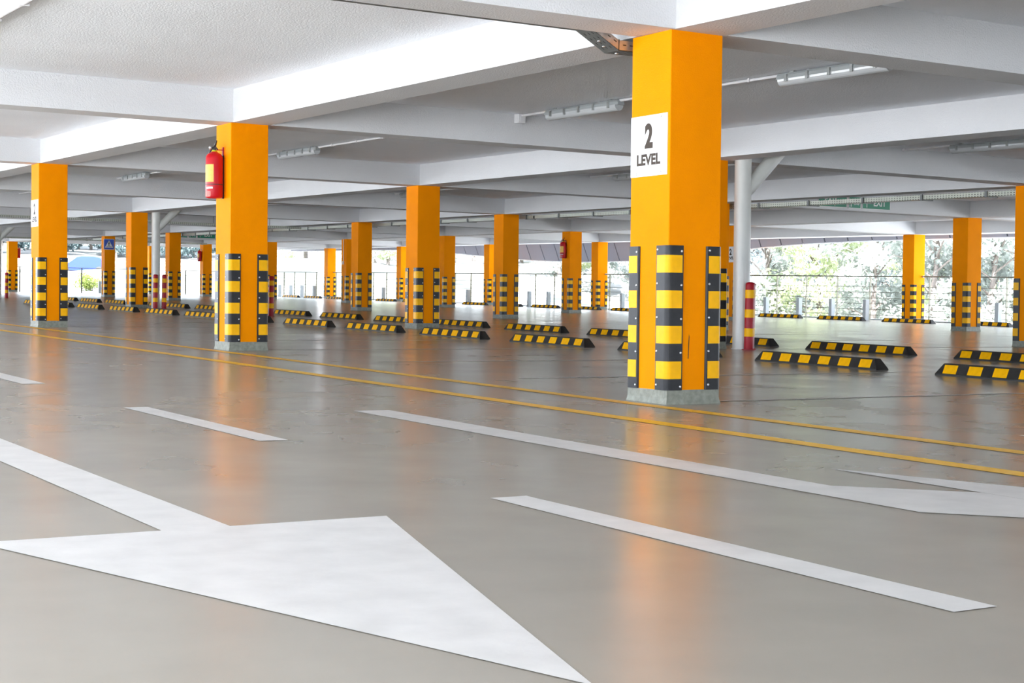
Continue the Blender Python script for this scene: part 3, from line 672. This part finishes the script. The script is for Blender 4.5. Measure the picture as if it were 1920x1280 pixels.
# ------------------------------------------------------------------ trees and bushes outside
def leaf_mesh(name, seed, clusters, n_leaves, size, m):
    r = np.random.default_rng(seed)
    cl = np.array(clusters)                                # x,y,z,r
    wts = cl[:, 3] ** 2; wts = wts / wts.sum()
    k = r.choice(len(cl), n_leaves, p=wts)
    d = r.normal(size=(n_leaves, 3)); d /= np.linalg.norm(d, axis=1)[:, None]
    rad = cl[k, 3] * (0.45 + 0.6 * r.random(n_leaves))
    c = cl[k, :3] + d * rad[:, None] * np.array([1, 1, 0.85])
    a = r.normal(size=(n_leaves, 3)); a /= np.linalg.norm(a, axis=1)[:, None]
    b = np.cross(a, r.normal(size=(n_leaves, 3))); b /= np.linalg.norm(b, axis=1)[:, None]
    s = size * (0.6 + 0.8 * r.random(n_leaves))[:, None]
    v = np.stack([c - a * s, c + b * s * 0.45, c + a * s, c - b * s * 0.45], 1).reshape(-1, 3)
    me = bpy.data.meshes.new(name); n = n_leaves
    me.vertices.add(4 * n); me.vertices.foreach_set('co', v.ravel())
    me.loops.add(4 * n); me.loops.foreach_set('vertex_index', np.arange(4 * n))
    me.polygons.add(n); me.polygons.foreach_set('loop_start', np.arange(0, 4 * n, 4)); me.polygons.foreach_set('loop_total', np.full(n, 4))
    me.update(); me.validate(); me.materials.append(M[m]); return me
def tree_variant(seed, h, spread, m, n_leaves, low=0.25, size=0.13):
    r = random.Random(seed); cl = []
    tb = MB(); tb.tube([(0, 0, -0.3), (0.1 * r.uniform(-1, 1), 0.1, h * 0.3), (0.25 * r.uniform(-1, 1), 0.2 * r.uniform(-1, 1), h * 0.6), (0.3 * r.uniform(-1, 1), 0, h * 0.9)], [0.17, 0.13, 0.08, 0.02], 8)
    for k in range(22):
        z = h * (low + (1 - low) * k / 21); a = r.uniform(0, 6.28); q = spread * (0.35 + 0.65 * math.sin(math.pi * min(1, (k + 3) / 26))) * r.uniform(0.3, 1)
        x, y = q * math.cos(a), q * math.sin(a); cl.append((x, y, z, spread * r.uniform(0.22, 0.4)))
        tb.tube([(0.05, 0.05, max(0.2, z * 0.75)), (x * 0.5, y * 0.5, z * 0.92), (x, y, z)], [0.05, 0.03, 0.01], 5)
    return leaf_mesh('foliage', seed, cl, n_leaves, size, m), tb.mesh('trunk')
VAR = [tree_variant(1, 7.5, 2.6, 'leaf', 6500, 0.12), tree_variant(2, 8.5, 2.9, 'leaf2', 6500, 0.15), tree_variant(3, 6.5, 2.4, 'leaf3', 5500, 0.10), tree_variant(4, 8.0, 2.2, 'leaf2', 2600, 0.3), tree_variant(5, 8.5, 3.0, 'leaf4', 5000, 0.10, 0.2), tree_variant(6, 8.0, 2.4, 'leaf4', 1800, 0.35, 0.16)]
for _, t in VAR: t.materials.append(M['bark'])
def tree(x, y, v, s, label, group):
    o = empty('tree', (x, y, gz(x, y)), (0, 0, rng.uniform(0, 6.28))); o.scale = (s, s, s); tag(o, label, 'tree', group)
    fl = ob('foliage', VAR[v][0], None, o); fl['kind'] = 'stuff'
    ob('trunk', VAR[v][1], None, o)
def ray_xy(px, dist):          # a point this far from the camera in the direction of a picture column
    a = math.atan((px - 960) / F_PX); d = D0 * math.cos(a) + R0 * math.sin(a)
    return CAM.x + d.x * dist, CAM.y + d.y * dist
def order(L, t): return 1 + sorted(L).index(t)
RT_ = ((1430, 53, 0, 1.0), (1480, 58, 1, 1.0), (1530, 52, 2, 1.0), (1585, 56, 0, 1.05), (1640, 51, 0, 0.95), (1690, 57, 1, 1.0), (1745, 50, 0, 1.0), (1800, 55, 2, 1.1), (1855, 50, 0, 1.0), (1910, 54, 1, 1.0), (1960, 50, 0, 1.0), (1400, 60, 1, 1.1),
                       (1455, 66, 0, 1.2), (1560, 66, 1, 1.2), (1660, 66, 0, 1.2), (1770, 64, 1, 1.2), (1880, 64, 0, 1.2))
for px_, dist, v, s in RT_:
    x, y = ray_xy(px_, dist); tree(x, y, v, s * 0.76, 'pale green leafy tree outside the right railing, %s of seventeen from the left' % ORD[order(RT_, (px_, dist, v, s))], 'trees outside the right railing')
MT_ = ((850, 118, 3, 1.0), (885, 125, 1, 1.2), (930, 110, 0, 1.1), (975, 112, 2, 1.1), (1010, 118, 1, 1.2), (1045, 105, 0, 1.1), (1085, 110, 2, 1.1), (1115, 105, 0, 1.2), (1150, 112, 1, 1.2), (1185, 104, 0, 1.1), (1220, 108, 1, 1.1), (1260, 100, 0, 1.1), (1310, 95, 2, 1.1),
                       (700, 112, 0, 1.3), (725, 106, 2, 1.1), (755, 112, 0, 1.3), (790, 118, 1, 1.2), (820, 112, 0, 1.2))
for px_, dist, v, s in MT_:
    x, y = ray_xy(px_, dist); tree(x, y, v, s * 0.75, 'bleached pale tree beyond the outside car park, %s from the left' % ORD[order(MT_, (px_, dist, v, s))], 'trees beyond the outside car park')
BT_ = ((520, 128, 2, 0.9), (545, 135, 5, 1.0), (572, 130, 5, 1.3), (598, 128, 5, 1.2), (625, 124, 5, 1.1), (650, 124, 0, 1.2))
for px_, dist, v, s in BT_:
    x, y = ray_xy(px_, dist); tree(x, y, v, s, 'sparse pale tree on the grass bank, %s from the left' % ORD[order(BT_, (px_, dist, v, s))], 'trees on the grass bank')
for px_ in range(0, 480, 24):
    d_ = 205 + rng.uniform(-8, 12); x, y = ray_xy(px_, d_); tree(x, y, 4, rng.uniform(0.9, 1.3), 'distant blue-green tree on the hilltop, %s from the left edge' % ORD[1 + px_ // 24], 'trees along the hilltop at left')
bush_cl = [(rng.uniform(-0.6, 0.6), rng.uniform(-0.4, 0.4), rng.uniform(0.2, 0.65), rng.uniform(0.25, 0.38)) for _ in range(14)]
bush_me = leaf_mesh('foliage', 11, bush_cl, 2600, 0.05, 'leaf5')
bx, by = ray_xy(170, 79); b_ = empty('bush', (bx, by, gz(bx, by))); tag(b_, 'round yellow-green bush behind the railing left of the crossing sign', 'bush')
ob('foliage', bush_me, None, b_)['kind'] = 'stuff'
MB().tube([(0, 0, -0.1), (0.1, 0, 0.3), (0.25, 0.1, 0.6)], 0.02, 6).tube([(0, 0, -0.1), (-0.15, 0.05, 0.5)], 0.02, 6).obj('stems', 'bark', b_)

# ------------------------------------------------------------------ vehicles and board outside
def car(loc, heading, paint, label, van=False):
    o = empty('car', loc, (0, 0, heading)); tag(o, label, 'car')
    if van:
        body = [(-2.4, 0.35), (2.4, 0.35), (2.45, 0.75), (2.3, 1.0), (1.75, 1.1), (1.25, 1.95), (1.0, 2.05), (-2.3, 2.05), (-2.42, 1.9)]; gl = [(0.75, 1.2), (1.62, 1.2), (1.2, 1.85), (0.75, 1.85)]; wid = 0.9
    else:
        body = [(-2.1, 0.3), (2.1, 0.3), (2.15, 0.6), (2.0, 0.78), (1.05, 0.92), (0.45, 1.36), (0.1, 1.43), (-0.9, 1.43), (-1.3, 1.34), (-1.85, 0.98), (-2.12, 0.9)]; gl = [(-1.5, 0.98), (0.9, 0.94), (0.38, 1.32), (0.08, 1.37), (-0.88, 1.37), (-1.2, 1.29)]; wid = 0.85
    def loft(p, ws):
        r = []
        for y, k in ws:
            zc = 0.75; r.append([(x * (1 - (1 - k) * 0.3), y, zc + (z - zc) * k) for x, z in p])
        return MB().rings(r, smooth=False)
    loft(body, ((-wid, 0.93), (-wid * 0.93, 1.0), (wid * 0.93, 1.0), (wid, 0.93))).obj('body', paint, o)
    for s in (-1, 1):
        MB().rings([[(x, s * (wid * 0.97 + d), z) for x, z in gl] for d in (-0.02, 0.012)][::-s], smooth=False).obj('side_window', 'glass', o)
    if not van:
        MB().add([(1.02, -0.62, 0.95), (1.02, 0.62, 0.95), (0.48, 0.58, 1.345), (0.48, -0.58, 1.345)], [(0, 1, 2, 3)]).obj('windscreen', 'glass', o, T(0.012, 0, 0.012))
        MB().add([(-1.83, -0.62, 1.01), (-1.83, 0.62, 1.01), (-1.32, 0.58, 1.33), (-1.32, -0.58, 1.33)], [(3, 2, 1, 0)]).obj('rear_window', 'glass', o, T(-0.012, 0, 0.012))
    for x in (-1.3, 1.35):
        for s in (-1, 1):
            MB().lathe([(0.2, 0), (0.31, 0.01), (0.32, 0.05), (0.32, 0.15), (0.31, 0.19), (0.2, 0.2)], n=20).obj('wheel', 'tyre', o, T(x * (1.15 if van else 1), s * (wid - 0.08) + (0.1 if s > 0 else 0.1), 0.32) @ Matrix.Rotation(math.pi / 2, 4, 'X'))
    for s in (-1, 1):
        MB().box(-2.44 if van else -2.13, -2.38 if van else -2.06, s * 0.7 - 0.1, s * 0.7 + 0.1, 0.72, 0.84).obj('tail_lamp', 'tail', o)
        MB().box(2.0, 2.13, s * 0.62 - 0.14, s * 0.62 + 0.14, 0.62, 0.74).obj('head_lamp', 'chrome', o)
    return o
def at(px_, d): x, y = ray_xy(px_, d); return (x, y, gz(x, y))
SIDE = math.atan2(R0.y, R0.x)
car(at(158, 127), SIDE + math.pi, 'carblue', 'blue car on the road outside at far left, behind the bush')
car(at(1006, 84), SIDE, 'carwhite', 'white van parked outside the railing, left of the small extinguisher column', van=True)
car(at(1062, 80), SIDE + 1.35, 'carsilver', 'silver car parked outside, just behind the small extinguisher column')
car(at(1098, 70), SIDE + 1.2, 'carsilver', 'dark windowed car parked outside, right of the small extinguisher column')
car(at(1168, 70), SIDE + 0.25, 'carwhite', 'white car with red tail lamp outside, just left of the nearest column')
x, y, z = at(612, 92); o = empty('banner_board', (x, y, z), (0, 0, SIDE)); tag(o, 'tall white board with blue vertical lettering beside a far railing column', 'board')
MB().box(-0.55, 0.35, -0.03, 0.03, 0.2, 2.6).obj('panel', 'white_sheet', o)
for k, (za, zb) in enumerate(((0.35, 0.62), (0.68, 0.86), (0.92, 1.06), (1.12, 1.34), (1.42, 2.3))): MB().box(0.10, 0.24, -0.036, -0.03, za, zb).obj('blue_mark', 'carblue', o)
MB().box(-0.5, -0.44, -0.03, 0.03, -0.5, 0.2).box(0.24, 0.30, -0.03, 0.03, -0.5, 0.2).obj('leg', 'steel', o)
